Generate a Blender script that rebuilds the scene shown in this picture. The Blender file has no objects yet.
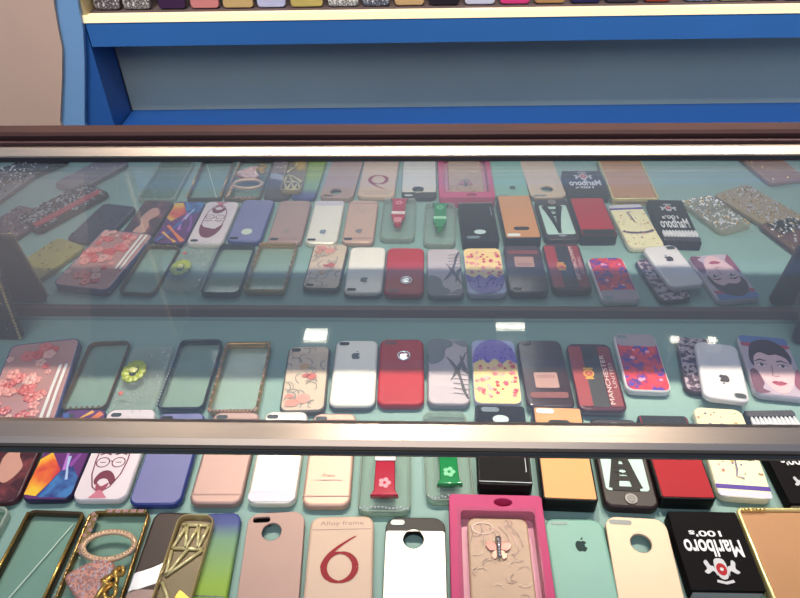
import bpy, bmesh, math, random
from mathutils import Vector, Matrix
random.seed(7)
C = bpy.context.scene
COL = C.collection
PI = math.pi
V = Vector

# ------------------------------------------------------------------ camera
CAM = V((0.0291, -0.68972, 0.61223)); PITCH, YAW, ROLL, F = 0.69265, -0.04123, -0.02254, 690.0
fw = V((math.sin(YAW)*math.cos(PITCH), math.cos(YAW)*math.cos(PITCH), -math.sin(PITCH)))
rt0 = V((math.cos(YAW), -math.sin(YAW), 0)); up0 = rt0.cross(fw)
rt = math.cos(ROLL)*rt0 + math.sin(ROLL)*up0
up = -math.sin(ROLL)*rt0 + math.cos(ROLL)*up0
cd = bpy.data.cameras.new('camera'); cam = bpy.data.objects.new('camera', cd); COL.objects.link(cam)
cam.matrix_world = Matrix(((rt.x, up.x, -fw.x, CAM.x), (rt.y, up.y, -fw.y, CAM.y), (rt.z, up.z, -fw.z, CAM.z), (0, 0, 0, 1)))
cd.sensor_width = 36; cd.lens = F/800*36; cd.clip_start = 0.01
C.camera = cam

def ray(u, v): return fw*F + rt*(u-400) + up*(299-v)
def at(u, v, z=0.0):                      # pixel -> point on the plane at height z
    d = ray(u, v); return CAM + d*((z-CAM.z)/d.z)
def att(u, v, Y):                         # pixel -> point on the plane at depth Y
    d = ray(u, v); return CAM + d*((Y-CAM.y)/d.y)

# ------------------------------------------------------------------ materials
def lin(c):
    o = []
    for x in c[:3]:
        x /= 255.0
        o.append(x/12.92 if x <= .04045 else ((x+.055)/1.055)**2.4)
    return tuple(o)+(1,)
_M = {}
def mat(name, c, rough=.4, metal=0., coat=0., spec=.5, var=.06, scale=40, emit=None, es=0, bump=0):
    if name in _M: return _M[name]
    m = bpy.data.materials.new(name); m.use_nodes = True; nt = m.node_tree; n = nt.nodes
    b = n['Principled BSDF']; col = lin(c)
    b.inputs['Roughness'].default_value = rough; b.inputs['Metallic'].default_value = metal
    b.inputs['Coat Weight'].default_value = coat; b.inputs['Coat Roughness'].default_value = .08
    b.inputs['Specular IOR Level'].default_value = spec
    tc = n.new('ShaderNodeTexCoord'); no = n.new('ShaderNodeTexNoise'); no.inputs['Scale'].default_value = scale
    no.inputs['Detail'].default_value = 4
    nt.links.new(tc.outputs['Object'], no.inputs['Vector'])
    mx = n.new('ShaderNodeMix'); mx.data_type = 'RGBA'
    mx.inputs[6].default_value = tuple(x*(1-var) for x in col[:3])+(1,)
    mx.inputs[7].default_value = tuple(min(1, x*(1+var)) for x in col[:3])+(1,)
    nt.links.new(no.outputs['Fac'], mx.inputs[0]); nt.links.new(mx.outputs[2], b.inputs['Base Color'])
    if bump:
        bp = n.new('ShaderNodeBump'); bp.inputs['Strength'].default_value = bump; bp.inputs['Distance'].default_value = .001
        nt.links.new(no.outputs['Fac'], bp.inputs['Height']); nt.links.new(bp.outputs['Normal'], b.inputs['Normal'])
    if emit:
        b.inputs['Emission Color'].default_value = lin(emit); b.inputs['Emission Strength'].default_value = es
    _M[name] = m; return m
def clear(name, tint=(235, 245, 240), body=.10, bodyc=(220, 225, 220), rough=.05, ior=1.45):
    if name in _M: return _M[name]
    m = bpy.data.materials.new(name); m.use_nodes = True; nt = m.node_tree; n = nt.nodes; n.clear()
    out = n.new('ShaderNodeOutputMaterial'); t = n.new('ShaderNodeBsdfTransparent'); t.inputs[0].default_value = lin(tint)
    g = n.new('ShaderNodeBsdfGlossy'); g.inputs['Roughness'].default_value = rough
    d = n.new('ShaderNodeBsdfDiffuse'); d.inputs[0].default_value = lin(bodyc)
    fr = n.new('ShaderNodeFresnel'); ge = n.new('ShaderNodeNewGeometry'); mr = n.new('ShaderNodeMapRange')
    mr.inputs[3].default_value = ior; mr.inputs[4].default_value = 1/ior          # the same reflectance from either side of the sheet
    nt.links.new(ge.outputs['Backfacing'], mr.inputs[0]); nt.links.new(mr.outputs[0], fr.inputs[0])
    m1 = n.new('ShaderNodeMixShader'); m1.inputs[0].default_value = body
    m2 = n.new('ShaderNodeMixShader')
    nt.links.new(t.outputs[0], m1.inputs[1]); nt.links.new(d.outputs[0], m1.inputs[2])
    nt.links.new(fr.outputs[0], m2.inputs[0]); nt.links.new(m1.outputs[0], m2.inputs[1]); nt.links.new(g.outputs[0], m2.inputs[2])
    nt.links.new(m2.outputs[0], out.inputs[0]); _M[name] = m; return m
def P(c, rough=.35, metal=0., coat=0.):   # plain material by colour
    return mat('paint_%d_%d_%d_%d_%d' % (c[0], c[1], c[2], int(rough*100), int(metal*100)), c, rough, metal, coat)
def blotch(name, cols, scale, rough=.3, coat=.3, detail=3, spread=.18, centre=.5):   # printed colour patches of noise
    m = mat(name, cols[0], rough, coat=coat); nt = m.node_tree; n = nt.nodes
    no = [x for x in n if x.type == 'TEX_NOISE'][0]; no.inputs['Scale'].default_value = scale; no.inputs['Detail'].default_value = detail
    r = n.new('ShaderNodeValToRGB'); r.color_ramp.interpolation = 'EASE'
    k = len(cols); el = r.color_ramp.elements
    while len(el) < k: el.new(.5)
    for i, c in enumerate(cols):
        el[i].position = centre-spread + 2*spread*i/(k-1)
    for i, c in enumerate(cols): el[i].color = lin(c)
    nt.links.new(no.outputs['Fac'], r.inputs[0]); nt.links.new(r.outputs[0], n['Principled BSDF'].inputs['Base Color'])
    return m
def wood(name, c1, c2, rough=.3):
    m = mat(name, c1, rough, spec=.25); nt = m.node_tree; n = nt.nodes
    w = n.new('ShaderNodeTexWave'); w.bands_direction = 'Z'; w.inputs['Scale'].default_value = 30; w.inputs['Distortion'].default_value = 6
    tc = [x for x in n if x.type == 'TEX_COORD'][0]; mp = n.new('ShaderNodeMapping'); mp.inputs['Scale'].default_value = (.15, 1, 1)
    nt.links.new(tc.outputs['Object'], mp.inputs[0]); nt.links.new(mp.outputs[0], w.inputs[0])
    mx = [x for x in n if x.type == 'MIX'][0]; mx.inputs[6].default_value = lin(c1); mx.inputs[7].default_value = lin(c2)
    nt.links.new(w.outputs['Fac'], mx.inputs[0]); return m
def brushed(name, c, rough=.3, metal=.95):
    m = mat(name, c, rough, metal); nt = m.node_tree; n = nt.nodes
    no = [x for x in n if x.type == 'TEX_NOISE'][0]; tc = [x for x in n if x.type == 'TEX_COORD'][0]
    mp = n.new('ShaderNodeMapping'); mp.inputs['Scale'].default_value = (1, 60, 60)
    nt.links.new(tc.outputs['Object'], mp.inputs[0]); nt.links.new(mp.outputs[0], no.inputs[0]); no.inputs['Scale'].default_value = 8
    b = n['Principled BSDF']; mr = n.new('ShaderNodeMapRange'); mr.inputs[3].default_value = rough-.08; mr.inputs[4].default_value = rough+.1
    nt.links.new(no.outputs['Fac'], mr.inputs[0]); nt.links.new(mr.outputs[0], b.inputs['Roughness']); return m

# ------------------------------------------------------------------ mesh building
def rrect(w, l, r, cx=0, cy=0, n=6):
    r = min(r, w/2-1e-5, l/2-1e-5); pts = []
    for (sx, sy, a0) in ((1, 1, 0), (-1, 1, 90), (-1, -1, 180), (1, -1, 270)):
        for i in range(n+1):
            a = math.radians(a0+90*i/n)
            pts.append((cx+sx*(w/2-r)+r*math.cos(a), cy+sy*(l/2-r)+r*math.sin(a)))
    return pts
def circ(cx, cy, rx, ry=None, n=24, a0=0, a1=360):
    ry = ry or rx
    full = abs(a1-a0) >= 360
    return [(cx+rx*math.cos(math.radians(a0+(a1-a0)*i/(n if full else n-1))), cy+ry*math.sin(math.radians(a0+(a1-a0)*i/(n if full else n-1)))) for i in range(n)]
def smooth(pts, k=5):
    o = []; n = len(pts)
    for i in range(n):
        p0, p1, p2, p3 = pts[i-1], pts[i], pts[(i+1) % n], pts[(i+2) % n]
        for j in range(k):
            t = j/k
            o.append(tuple(.5*((2*p1[a])+(-p0[a]+p2[a])*t+(2*p0[a]-5*p1[a]+4*p2[a]-p3[a])*t*t+(-p0[a]+3*p1[a]-3*p2[a]+p3[a])*t**3) for a in (0, 1)))
    return o
def curve_mesh(loops, depth, bev=0, res=2):
    cu = bpy.data.curves.new('tmp', 'CURVE'); cu.dimensions = '2D'; cu.fill_mode = 'BOTH'
    for lp in loops:
        s = cu.splines.new('POLY'); s.points.add(len(lp)-1)
        for p, q in zip(s.points, lp): p.co = (q[0], q[1], 0, 1)
        s.use_cyclic_u = True
    cu.extrude = max(depth/2-bev, 0); cu.bevel_depth = bev; cu.bevel_resolution = res; cu.offset = -bev
    ob = bpy.data.objects.new('tmp', cu); COL.objects.link(ob)
    me = bpy.data.meshes.new_from_object(ob.evaluated_get(bpy.context.evaluated_depsgraph_get()))
    bpy.data.objects.remove(ob); bpy.data.curves.remove(cu); return me
def text_mesh(body, size=1, bold=0):
    cu = bpy.data.curves.new('tmp', 'FONT'); cu.body = body; cu.offset = bold; cu.size = size; cu.align_x = 'CENTER'; cu.align_y = 'CENTER'
    ob = bpy.data.objects.new('tmp', cu); COL.objects.link(ob)
    me = bpy.data.meshes.new_from_object(ob.evaluated_get(bpy.context.evaluated_depsgraph_get()))
    bpy.data.objects.remove(ob); bpy.data.curves.remove(cu); return me

class MB:
    def __init__(s): s.bm = bmesh.new(); s.mats = []
    def mi(s, m):
        if m not in s.mats: s.mats.append(m)
        return s.mats.index(m)
    def mesh(s, me, m, mx=Matrix()):
        i = s.mi(m); n0 = len(s.bm.faces)
        me.transform(mx); s.bm.from_mesh(me); s.bm.faces.ensure_lookup_table()
        for f in s.bm.faces[n0:]: f.material_index = i
        bpy.data.meshes.remove(me); return s
    def plate(s, loops, z0, t, m, bev=0, res=2):
        return s.mesh(curve_mesh(loops, t, bev, res), m, Matrix.Translation((0, 0, z0+t/2)))
    def poly(s, pts, z, m):
        i = s.mi(m); vs = [s.bm.verts.new((p[0], p[1], z)) for p in pts]
        f = s.bm.faces.new(vs); f.normal_update()
        if f.normal.z < 0: f.normal_flip()
        f.material_index = i; return s
    def ribbon(s, pts, w, z, m):
        i = s.mi(m); L = []; n = len(pts)
        for k, p in enumerate(pts):
            a = V(pts[max(k-1, 0)]); b = V(pts[min(k+1, n-1)]); d = (b-a)
            d = d.normalized() if d.length > 0 else V((1, 0)); ww = w[k] if isinstance(w, (list, tuple)) else w
            q = V((-d.y, d.x))*ww/2
            L.append((s.bm.verts.new((p[0]+q.x, p[1]+q.y, z)), s.bm.verts.new((p[0]-q.x, p[1]-q.y, z))))
        for a, b in zip(L, L[1:]):
            f = s.bm.faces.new((a[0], a[1], b[1], b[0])); f.normal_update()
            if f.normal.z < 0: f.normal_flip()
            f.material_index = i
        return s
    def box(s, x0, x1, y0, y1, z0, z1, m, bev=0):
        i = s.mi(m); b = bmesh.new(); bmesh.ops.create_cube(b, size=1)
        for v in b.verts: v.co = V(((x0+x1)/2+v.co.x*(x1-x0), (y0+y1)/2+v.co.y*(y1-y0), (z0+z1)/2+v.co.z*(z1-z0)))
        if bev: bmesh.ops.bevel(b, geom=b.edges[:], offset=bev, segments=2, affect='EDGES', profile=.6)
        for f in b.faces: f.material_index = i; f.smooth = False
        me = bpy.data.meshes.new('t'); b.to_mesh(me); b.free(); n0 = len(s.bm.faces); s.bm.from_mesh(me); s.bm.faces.ensure_lookup_table()
        for f in s.bm.faces[n0:]: f.material_index = i
        bpy.data.meshes.remove(me); return s
    def prism(s, prof, x0, x1, m):       # profile in (y, z) pulled along x
        i = s.mi(m); A = [s.bm.verts.new((x0, p[0], p[1])) for p in prof]; B = [s.bm.verts.new((x1, p[0], p[1])) for p in prof]
        fs = [s.bm.faces.new(A), s.bm.faces.new(B[::-1])]
        for k in range(len(prof)): fs.append(s.bm.faces.new((A[k], B[k], B[(k+1) % len(prof)], A[(k+1) % len(prof)])))
        for f in fs: f.material_index = i
        bmesh.ops.recalc_face_normals(s.bm, faces=fs); return s
    def gem(s, x, y, z, r, m, flat=.7):
        i = s.mi(m); ret = bmesh.ops.create_icosphere(s.bm, subdivisions=1, radius=r, matrix=Matrix.Translation((x, y, z)) @ Matrix.Diagonal((1, 1, flat, 1)))
        for v in ret['verts']:
            for f in v.link_faces: f.material_index = i
        return s
    def tube(s, pts, r, m, n=8, closed=False):
        i = s.mi(m); pts = [V(p) for p in pts]; k = len(pts); rings = []
        for a in range(k):
            p, q = (pts[a-1], pts[(a+1) % k]) if closed else (pts[max(a-1, 0)], pts[min(a+1, k-1)])
            d = (q-p).normalized(); u = d.cross(V((0, 0, 1)))
            if u.length < 1e-3: u = d.cross(V((1, 0, 0)))
            u.normalize(); w = d.cross(u)
            rr = r[a] if isinstance(r, (list, tuple)) else r
            rings.append([s.bm.verts.new(pts[a]+(u*math.cos(2*PI*j/n)+w*math.sin(2*PI*j/n))*rr) for j in range(n)])
        fs = []
        for a in range(k if closed else k-1):
            A, B = rings[a], rings[(a+1) % k]
            for j in range(n): fs.append(s.bm.faces.new((A[j], A[(j+1) % n], B[(j+1) % n], B[j])))
        if not closed: fs += [s.bm.faces.new(rings[0][::-1]), s.bm.faces.new(rings[-1])]
        for f in fs: f.material_index = i; f.smooth = True
        bmesh.ops.recalc_face_normals(s.bm, faces=fs); return s
    def build(s, name, parent=None, label=None):
        me = bpy.data.meshes.new(name); s.bm.to_mesh(me); s.bm.free()
        for m in s.mats: me.materials.append(m)
        o = bpy.data.objects.new(name, me); COL.objects.link(o)
        if parent: o.parent = parent
        if label: o['label'] = label
        return o
def tag(o, label, cat, group=None, kind=None):
    o['label'] = label; o['category'] = cat
    if group: o['group'] = group
    if kind: o['kind'] = kind
    return o
def empty(name, loc, rz=0):
    o = bpy.data.objects.new(name, None); COL.objects.link(o); o.location = loc; o.rotation_euler = (0, 0, rz); o.empty_display_size = .02
    return o

# ------------------------------------------------------------------ a phone case lying in the tray
G1, G2, G3 = 'phone cases in the row by the mirror', 'phone cases in the middle row', 'phone cases in the front row'
class Case:
    """nl nr fl fr: corners of its upper face (near/far, left/right); anchor: the edge that is really seen."""
    def __init__(s, name, label, cat, group, pts, anchor=None, L=None, t=.009, z0=0., r=.010, W=None, mirror=False):
        z = z0+t; q = [at(p[0], p[1], z) for p in pts]
        if mirror:
            for p in q: p.y = -p.y
        nl, nr, fl, fr = q
        nm, fm = (nl+nr)/2, (fl+fr)/2; ax = (fm-nm).normalized(); e = ((nr-nl)+(fr-fl)); nrm = V((-e.y, e.x, 0)).normalized()
        d = (ax*.5+nrm*.5).normalized(); d.z = 0
        if mirror: d = ax
        ww = ((nr-nl).length+(fr-fl).length)/2; ll = (fm-nm).length
        if anchor == 'near': ww = (nr-nl).length; c = nm+d*(L/2)
        elif anchor == 'far': ww = (fr-fl).length; c = fm-d*(L/2)
        else: c = (nm+fm)/2
        s.w, s.l, s.t, s.r = W or ww, L or ll, t, r
        s.root = empty(name, (c.x, c.y, z0+.0005), math.atan2(d.y, d.x)-PI/2)
        tag(s.root, label, cat, group); s.z = t; s.k = 0
        print('CASE %-18s w=%.3f l=%.3f a=%.1f c=%.3f,%.3f' % (name, s.w, s.l, math.degrees(s.root.rotation_euler[2]), c.x, c.y))
    def U(s, u, v): return ((u-.5)*s.w, (v-.5)*s.l)
    def UU(s, pts): return [s.U(*p) for p in pts]
    def circ(s, u, v, r, ry=None): x, y = s.U(u, v); return circ(x, y, r, ry)
    def out(s, inset=0, r=None): return rrect(s.w-2*inset, s.l-2*inset, max((r or s.r)-inset, .001))
    def body(s, m, holes=(), name='shell', bev=.003, t=None, label=None):
        mb = MB(); mb.plate([s.out()]+list(holes), 0, t or s.t, m, bev if not holes else .0012, 3); return mb.build(name, s.root, label)
    def rim(s, m, wd=.004, name='bumper_frame', t=None, r=None, bev=.0015, label=None):
        mb = MB(); mb.plate([s.out(), s.out(wd, r)], 0, t or s.t, m, bev, 2); return mb.build(name, s.root, label)
    def art(s): s.k += 1; return MB()
    def slot(s, u, v, w, h, m, name='camera_cutout', ring=None):
        x, y = s.U(u, v); mb = MB(); z = s.z
        if ring: mb.poly(rrect(w+.002, h+.002, h/2, x, y), z+.0003, ring)
        mb.poly(rrect(w, h, h/2, x, y), z+.0005, m); return mb.build(name, s.root)
    def logo(s, u, v, size, m, flip=False, name='fruit_logo', z=None):
        a = size; f = -1 if flip else 1; x, y = s.U(u, v); z = z or s.z+.0004
        b = [(0, .30), (.16, .36), (.34, .30), (.42, .18), (.30, .08), (.27, -.06), (.33, -.17), (.44, -.24), (.36, -.42), (.22, -.56), (.10, -.54), (0, -.50), (-.10, -.54), (-.22, -.56), (-.38, -.38), (-.46, -.10), (-.42, .16), (-.30, .32), (-.14, .36)]
        lf = [(.02, .42), (.05, .58), (.20, .68), (.18, .54), (.10, .45)]
        mb = MB()
        for pp in (b, lf): mb.poly([(x+f*p[0]*a, y+f*p[1]*a) for p in smooth(pp, 4)], z, m)
        return mb.build(name, s.root)
def put_text(mb, body, x, y, w, h, m, z, ang=0, bold=0):
    me = text_mesh(body, 1, bold); xs = [v.co.x for v in me.vertices]; ys = [v.co.y for v in me.vertices]
    cx, cy = (max(xs)+min(xs))/2, (max(ys)+min(ys))/2
    mx = Matrix.Translation((x, y, z)) @ Matrix.Rotation(ang, 4, 'Z') @ Matrix.Diagonal((w/(max(xs)-min(xs)), h/(max(ys)-min(ys)), 1, 1)) @ Matrix.Translation((-cx, -cy, 0))
    mb.mesh(me, m, mx)

# common materials
BLACK = mat('black_plastic', (16, 12, 13), .4, spec=.2); DARKHOLE = mat('dark_hole', (30, 40, 42), .5)
MINT = mat('mint_paper_lining', (128, 160, 154), .6, var=.04, scale=12)
GOLD = mat('polished_gold', (214, 168, 88), .22, .85); PALEGOLD = mat('champagne_gold', (226, 200, 160), .35, .35)
SILVER = mat('silver_metal', (200, 200, 205), .25, .7); CHROME = mat('chrome', (220, 220, 222), .12, 1)
CLEAR = clear('clear_plastic'); CLEARG = clear('clear_sheet', (252, 253, 250), .06, (215, 220, 205)); CRINKLE = clear('crinkled_film', (240, 240, 240), .12, (230, 230, 230), .12)
GEMW = mat('crystal_white', (235, 232, 238), .06, .5, coat=1); GEMD = mat('crystal_dark', (70, 62, 74), .08, .6, coat=1); GEMG = mat('crystal_gold', (220, 180, 110), .08, .8, coat=1)
GEMP = mat('crystal_rose', (225, 170, 160), .08, .5, coat=1)
def led(mb, x, y, z, r, m): mb.gem(x, y, z, r, m)

# ================================================================== THE COUNTER
XL, XR = -.84, .80
YF = -.47
ctr = empty('display_counter', (0, -.2, -.8)); tag(ctr, 'glass topped display counter with brown wooden ledge, metal rails and mint lined tray', 'display counter')
def cpart(mb, name, label=None):
    o = mb.build(name, ctr, label); o.matrix_parent_inverse = Matrix.Translation((0, .2, .8)); return o
WOOD = wood('dark_red_wood', (44, 23, 24), (56, 31, 29), .5); ALU = brushed('brushed_aluminium', (176, 160, 146), .33, .92)
DARKALU = brushed('dark_gasket_metal', (70, 70, 66), .35, .6)
GLASS = clear('counter_glass', (252, 253, 252), .05, (180, 196, 216), .0, 1.5)  # faint bluish diffuse share puts a hazy veil into the glass colour
mb = MB(); mb.box(XL, XR, YF, .012, -.02, 0, MINT); cpart(mb, 'tray_lining')
mb = MB(); mb.box(XL-.02, XR+.02, YF-.01, .10, -.78, -.0205, WOOD); cpart(mb, 'cabinet_body')
DZ = att(400, 161.5, -.010).z - .231
print('DZ', DZ)
zt, Ym = (.2345+DZ), 0.0
mir = bpy.data.materials.new('mirror_silver'); mir.use_nodes = True
b = mir.node_tree.nodes['Principled BSDF']; b.inputs['Base Color'].default_value = lin((205, 208, 210)); b.inputs['Metallic'].default_value = 1; b.inputs['Roughness'].default_value = .015
_M['mirror'] = mir
mb = MB(); mb.box(XL, XR, .0, .006, .0, zt, mir); cpart(mb, 'mirror_panel')
# small dark moulding along the foot of the mirror
hm = att(400, 306, 0).z; hb = att(400, 318, -.0035).z
mb = MB(); mb.prism([(-.0035, max(hb, .0006)), (-.0035, hm*.85), (-.0005, hm), (-.0002, hm), (-.0002, max(hb, .0006))], XL, XR, mat('brown_moulding', (72, 48, 44), .4)); cpart(mb, 'mirror_moulding')
for x0, x1 in ((XL-.02, XL-.0005), (XR+.0005, XR+.02)):
    mb = MB(); mb.prism([(YF, 0), (.012, 0), (.012, zt), (-.40, zt)], x0, x1, WOOD); cpart(mb, 'side_panel')
# rear rail: dark lip, aluminium strip, wood ledge
mb = MB(); mb.prism([(-.010, (.231+DZ)), (-.010, (.2365+DZ)), (0, (.2365+DZ)), (0, (.231+DZ))], XL, XR, mat('dark_lip', (40, 38, 44), .35, .3)); cpart(mb, 'rear_lip')
za = att(400, 154, -.006).z; zb = att(400, 146, 0.0).z
mb = MB(); mb.prism([(-.0095, (.2367+DZ)), (-.0095, (.2385+DZ)), (.0, (.2435+DZ)), (.004, (.2435+DZ)), (.004, (.2367+DZ))], XL, XR, ALU); cpart(mb, 'rear_rail')
mb = MB(); mb.prism([(.0045, (.235+DZ)), (.0045, (.2475+DZ)), (.010, (.2475+DZ)), (.010, (.235+DZ))], XL, XR, mat('dark_red_gap', (50, 20, 22), .5)); cpart(mb, 'ledge_groove')
zl = (.256+DZ)
y1 = at(400, 124, zl).y
mb = MB(); mb.prism([(.0105, .21), (.0105, zl-.003), (.0135, zl), (y1, zl), (y1, .21)], XL-.02, XR+.02, WOOD); cpart(mb, 'wooden_ledge')
mb = MB(); mb.box(XL-.02, XR+.02, .0125, .10, -.02, .2095, WOOD); cpart(mb, 'back_board')
print('LEDGE', y1)
# front rail
yr0 = at(400, 419.5, (.243+DZ)).y; yr1 = at(400, 444, (.243+DZ)).y; yr2 = at(400, 453, (.225+DZ)).y
print('RAIL', yr0, yr1, yr2)
mb = MB(); mb.prism([(yr0, (.2365+DZ)), (yr0, (.2415+DZ)), (yr0-.004, (.243+DZ)), (yr1+.003, (.243+DZ)), (yr1, (.240+DZ)), (yr1, (.2365+DZ))], XL-.02, XR+.02, ALU); cpart(mb, 'front_rail')
mb = MB(); mb.prism([(yr0-.004, (.2308+DZ)), (yr0-.004, (.236+DZ)), (yr1-.001, (.236+DZ)), (yr1-.0018, (.234+DZ)), (yr1-.001, (.2312+DZ))], XL-.02, XR+.02, DARKALU); cpart(mb, 'front_gasket')
mb = MB(); mb.box(XL, XR, yr0-.0035, -.0003, (.2258+DZ), (.2306+DZ), GLASS); cpart(mb, 'top_glass')

# ================================================================== ROW BY THE MIRROR
def case1(*a, **k): return Case(*a, **k)
# clear package with red-pink flowers, at the far end of the row
c = Case('flower_case', 'clear phone case with red and pink flowers and a blue edge beside thin bronze frame', 'phone case', G1, [(-16, 428), (58, 424), (6, 344), (77, 340)], t=.012)
c.body(clear('pink_clear', (245, 225, 222), .62, (232, 172, 166), .1), name='clear_shell'); c.rim(clear('blue_edge', (150, 175, 220), .35, (70, 95, 160)), .003, 'blue_edge')
mb = MB(); fm = [P((222, 110, 105)), P((235, 150, 140)), P((212, 84, 84)), P((236, 176, 164))]
for i in range(46):
    x, y = (random.uniform(-.45, .28)*c.w, random.uniform(-.45, .42)*c.l); r = random.uniform(.003, .009)
    for k in range(5):
        a = 2*PI*k/5+i; mb.gem(x+r*.6*math.cos(a), y+r*.6*math.sin(a), c.t+.001, r*.55, fm[i % 4], .35)
mb.build('dried_flower_petals', c.root)
mb = MB()
for i in range(2): mb.ribbon([c.U(.80+.09*i, .04), c.U(.82+.08*i, .4), c.U(.84+.08*i, .66)], .0036, c.t+.0012, P((240, 235, 228)))
mb.build('white_stripes', c.root)

c = Case('bumper_case', 'clear phone case with thin bronze frame beside the red and pink flower case', 'phone case', G1, [(64, 409), (106, 409), (86, 341), (130, 341)], t=.008)
c.rim(mat('bronze_rim', (120, 92, 64), .3, .6), .0022); mb = MB(); mb.plate([c.out(.0022)], .0005, .001, CLEARG); mb.build('clear_back', c.root)
mb = MB()
for i in range(7): mb.gem(*c.U(.12+.12*i, .02), .0082, .002, GEMG)
mb.build('gold_gem_trim', c.root)

c = Case('blossom_case', 'clear phone case with lime green flower and glitter stones between two framed cases', 'phone case', G1, [(103, 418), (150, 416), (133, 345), (176, 344)], t=.009)
c.body(clear('clear_shell2', (250, 250, 248), .14, (215, 220, 205)), name='clear_shell')
mb = MB(); x, y = c.U(.28, .60)
for k in range(11):
    a = 2*PI*k/11; mb.gem(x+.010*math.cos(a), y+.014*math.sin(a), .0095, .006, P((168, 178, 50)), .4)
mb.gem(x, y, .012, .006, P((210, 205, 120)), .4); mb.build('green_flower', c.root)
mb = MB()
for i in range(45): mb.gem((random.uniform(.0, .45))*c.w, random.uniform(-.45, .46)*c.l, .0092, random.uniform(.0006, .0013), GEMW)
for i in range(14): mb.gem((random.uniform(-.45, .1))*c.w, random.uniform(-.47, -.2)*c.l, .0092, random.uniform(.0006, .0013), GEMW)
mb.build('glitter_pattern', c.root)
mb = MB(); mb.gem(*c.U(.18, .30), .0095, .0035, P((205, 90, 85)), .4); mb.build('red_bead', c.root)

c = Case('bumper_case', 'clear phone case with glossy black jewelled frame', 'phone case', G1, [(155, 409), (204, 409), (180, 339), (223, 339)], t=.010)
c.rim(mat('gloss_black_rim', (30, 28, 36), .12, .4, coat=1), .0028); mb = MB(); mb.plate([c.out(.0028)], .0005, .001, CLEARG); mb.build('clear_back', c.root)
mb = MB()
for i in range(22):
    mb.gem(-c.w/2+.0012, (-.44+.88*i/21)*c.l, .0102, .0012, GEMW); mb.gem((-.4+.8*i/21)*c.w, -c.l/2+.0015, .0102, .0012, GEMD)
mb.build('rhinestone_trim', c.root)

c = Case('bumper_case', 'clear phone case with gold frame set with pink and gold stones', 'phone case', G1, [(207, 412), (258, 412), (225, 342), (271, 342)], t=.010)
c.rim(mat('gold_rim', (190, 150, 90), .25, .8), .0032); mb = MB(); mb.plate([c.out(.0032)], .0005, .001, CLEARG); mb.build('clear_back', c.root)
mb = MB()
for i in range(26):
    y = (-.46+.92*i/25)*c.l
    for sx in (-1, 1): mb.gem(sx*(c.w/2-.0016), y, .0104, .0017, GEMG if i % 3 else GEMP)
    mb.gem((-.45+.9*i/25)*c.w, -c.l/2+.0016, .0104, .0017, GEMP if i % 2 else GEMG); mb.gem((-.45+.9*i/25)*c.w, c.l/2-.0016, .0104, .0014, GEMG)
mb.build('jewel_trim', c.root)

c = Case('floral_case', 'beige phone case with grey and pink floral sketch beside white case', 'phone case', G1, [(279, 413), (325, 411), (288, 346), (331, 346)], t=.009)
c.body(mat('dark_edge', (90, 82, 74), .4), name='shell'); mb = MB()
mb.poly(c.out(.0025), .0092, P((206, 182, 160)))
gr = [P((128, 122, 118)), P((150, 140, 132))]
for i in range(26):
    x, y = random.uniform(.1, .9), random.uniform(.08, .92); a = random.uniform(0, PI); pts = []
    for k in range(6): pts.append(c.U(min(.95, max(.05, x+.05*k*math.cos(a+k*.35))), min(.95, max(.05, y+.028*k*math.sin(a+k*.35)))))
    mb.ribbon(pts, .0013, .0094+.00002*i, gr[i % 2])
for (u, v, r, cc) in ((.25, .12, .008, (214, 140, 125)), (.5, .18, .009, (222, 150, 135)), (.2, .22, .005, (210, 130, 118)), (.62, .5, .006, (190, 90, 80)), (.5, .52, .004, (180, 80, 76)), (.45, .66, .006, (205, 160, 110))):
    mb.poly(smooth([(p[0]+random.uniform(-.001, .001), p[1]+random.uniform(-.001, .001)) for p in c.circ(u, v, r, r*.8)[::3]], 3), .0101, P(cc))
mb.build('printed_flowers', c.root); c.slot(.2, .93, .012, .006, DARKHOLE)

def phone_back(c, m, logo_c=(70, 80, 90), cam=(.2, .93), lv=.76, lm=None, flip=False, lsz=.012):
    c.body(m); c.slot(cam[0], cam[1], .013, .006, DARKHOLE)
    if logo_c: c.logo(.5, lv, lsz, P(logo_c), flip)
c = Case('phone_case', 'white phone case with dark apple logo between floral and red cases', 'phone case', G1, [(329, 406), (374, 406), (336, 340), (379, 340)], t=.010)
phone_back(c, mat('warm_white', (236, 228, 216), .25, coat=.4), lv=.74)
mb = MB(); mb.plate([c.out(-.0006), c.out(.001)], 0, .006, P((90, 95, 100)), .0004); mb.build('grey_edge', c.root)

c = Case('phone_case', 'plain red phone case with silver ringed round logo hole', 'phone case', G1, [(377, 405), (424, 405), (380, 339), (424, 339)], t=.010)
c.body(mat('red_gloss', (176, 6, 26), .35, spec=.3)); c.slot(.25, .93, .016, .007, mat('dk_red', (110, 14, 26), .4))
mb = MB(); x, y = c.U(.55, .72); mb.tube([(p[0], p[1], .0103) for p in circ(x, y, .0075, n=20)], .0012, CHROME, closed=True); mb.build('logo_ring', c.root)
c.logo(.55, .72, .011, CHROME)

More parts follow.
